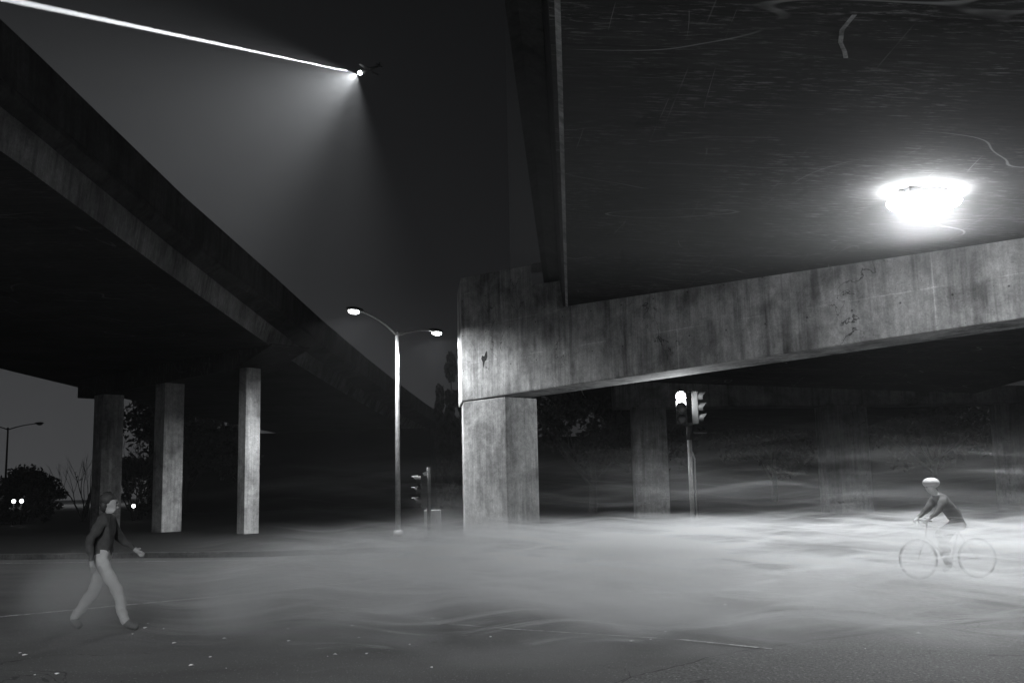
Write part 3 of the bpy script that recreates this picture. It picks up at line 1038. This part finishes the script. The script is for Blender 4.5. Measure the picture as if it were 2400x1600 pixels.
m.add([(-.04, -4.9, .8), (-.04, -3.6, .7), (-.04, -4.9, 2.3), (-.04, -4.4, 2.3), (.04, -4.9, .8), (.04, -3.6, .7), (.04, -4.9, 2.3), (.04, -4.4, 2.3)], [(0, 1, 3, 2), (4, 6, 7, 5), (0, 2, 6, 4), (1, 5, 7, 3), (2, 3, 7, 6), (0, 4, 5, 1)])
m.box((0, -4.5, .8), (4.2, .9, .08))
m.build('tail', M['airframe'], pl)
m = MB()
m.ball((0, 5.25, -.3), (.9, .9, .9), 14, 10)
m.build('landing_light', M['landing_glow'], pl, smooth=True)
pw = Vector((-55.7, 400, 173.3)) + Matrix.Rotation(R(62), 3, 'Z') @ Vector((0, 6.25, -.3))
spot('trail_beam', pw, (-168.92, 340.0, 174.91), 5.5e9, 1.0, .3, .3)  # added beam that draws the aircraft's light trail
spot('trail_glow_beam', pw + Vector((-.3, -.2, -.6)), (-118.98, 320.0, 106.32), 2.2e6, 62, 1, .4)  # two wide cones added for the glow below the trail
spot('trail_glow_beam', pw + Vector((-.2, -.2, -.8)), (-72.55, 390.0, 124.07), 6.5e5, 66, 1, .4)

# ------------------------------------------------------------------ mist standing in for the blurred crowd, lamp glare mist, hazy night air
def crowd_mist_mat():
    t = NT('crowd_blur_mist')
    ax = t.axes()
    wob = t.n('ShaderNodeVectorMath', operation='ADD')
    t.set(wob.inputs[0], t.co)
    sw = t.n('ShaderNodeCombineXYZ')
    t.set(sw.inputs[2], t.math('MULTIPLY', t.math('SINE', t.math('ADD', t.math('MULTIPLY', ax[0], 2.2), t.math('MULTIPLY', ax[1], .8))), .07))
    t.t.links.new(sw.outputs[0], wob.inputs[1])
    st = t.noise(t.mapping((.20, .06, 3.6), co=wob.outputs[0]), 1.3, 5, .62, .3)
    fil = t.noise(t.mapping((.16, .9, 5.0), co=wob.outputs[0]), 1.5, 4, .6, .5)
    puff = t.noise(t.mapping((.5, .5, .6)), .9, 3, .6, .5)
    f = t.math('MULTIPLY', t.rng(st, .42, .62, .03, 1, True), t.rng(puff, .35, .62, .12, 1, True))
    f = t.math('ADD', f, t.rng(fil, .61, .70, 0, 6, True))
    # thick on the right under the bridge, thin towards the left; thick near the road, thin wisps at head height
    side = t.rng(ax[0], -6.0, 2.5, .0015, 1, True)
    hgt = t.math('MULTIPLY', t.rng(ax[2], .65, 1.2, 1, .016, True), t.rng(ax[2], 1.6, 2.7, 1, 0, True))
    near = t.math('MULTIPLY', t.rng(ax[1], 9.2, 13.5, 0, 1, True), t.rng(ax[1], 20.5, 27, 1, .12, True))
    d = t.math('MULTIPLY', t.math('MULTIPLY', f, side), t.math('MULTIPLY', hgt, near))
    d = t.math('MULTIPLY', d, 1.1)
    # low drifts added as pale smears of passing legs on the left
    for (px, py, pz), (sx, sy, sz), amp in (((-5.5, 13.0, .45), (.55, .6, .45), .9), ((-3.45, 12.9, .45), (.45, .5, .42), 1.3), ((-2.9, 13.2, .6), (.5, .5, .4), .6), ((-4.6, 13.6, .65), (1.6, .6, .3), .35), ((-1.1, 16.4, .8), (.7, .8, .7), .8)):
        q = t.n('ShaderNodeVectorMath', operation='LENGTH')
        t.set(q.inputs[0], t.mapping((1 / sx, 1 / sy, 1 / sz), loc=(-px / sx, -py / sy, -pz / sz), co=wob.outputs[0]))
        d = t.math('ADD', d, t.math('MULTIPLY', t.rng(q.outputs['Value'], 0, 1.5, amp, 0, True), t.rng(puff, .3, .6, .3, 1)))
    pv = t.n('ShaderNodeVolumePrincipled')
    pv.inputs['Color'].default_value = (.93, .94, .95, 1)
    t.set(pv.inputs['Density'], d)
    pv.inputs['Anisotropy'].default_value = .1
    t.t.links.new(pv.outputs[0], t.out.inputs['Volume'])
    return t.m
m = MB()
m.box((4, 19.5, 1.3), (27, 21, 2.55))
tag(m.build('mist', crowd_mist_mat()), 'pale wispy mist standing in for the blurred crowd on the road, thickest at the right', 'mist', kind='stuff')

m = MB()
m.box((7.5, 17.4, 6.65), (15, 12, 1.2))  # slab of mist added to give the floodlight its glare
t = NT('lamp_glare_mist')
pv = t.n('ShaderNodeVolumePrincipled')
pv.inputs['Color'].default_value = (.93, .94, .95, 1)
pv.inputs['Density'].default_value = .045
t.t.links.new(pv.outputs[0], t.out.inputs['Volume'])
tag(m.build('mist', t.m), 'thin mist added as the glare round the floodlight beneath the right overpass', 'mist', kind='stuff')

def haze_mat():
    t = NT('night_haze')
    pv = t.n('ShaderNodeVolumePrincipled')
    pv.inputs['Color'].default_value = (.93, .94, .96, 1)
    pv.inputs['Density'].default_value = .0003
    pv.inputs['Anisotropy'].default_value = .2
    t.t.links.new(pv.outputs[0], t.out.inputs['Volume'])
    return t.m
m = MB()
m.box((-30, 190, 104), (560, 580, 210))
tag(m.build('haze', haze_mat()), kind='stuff')
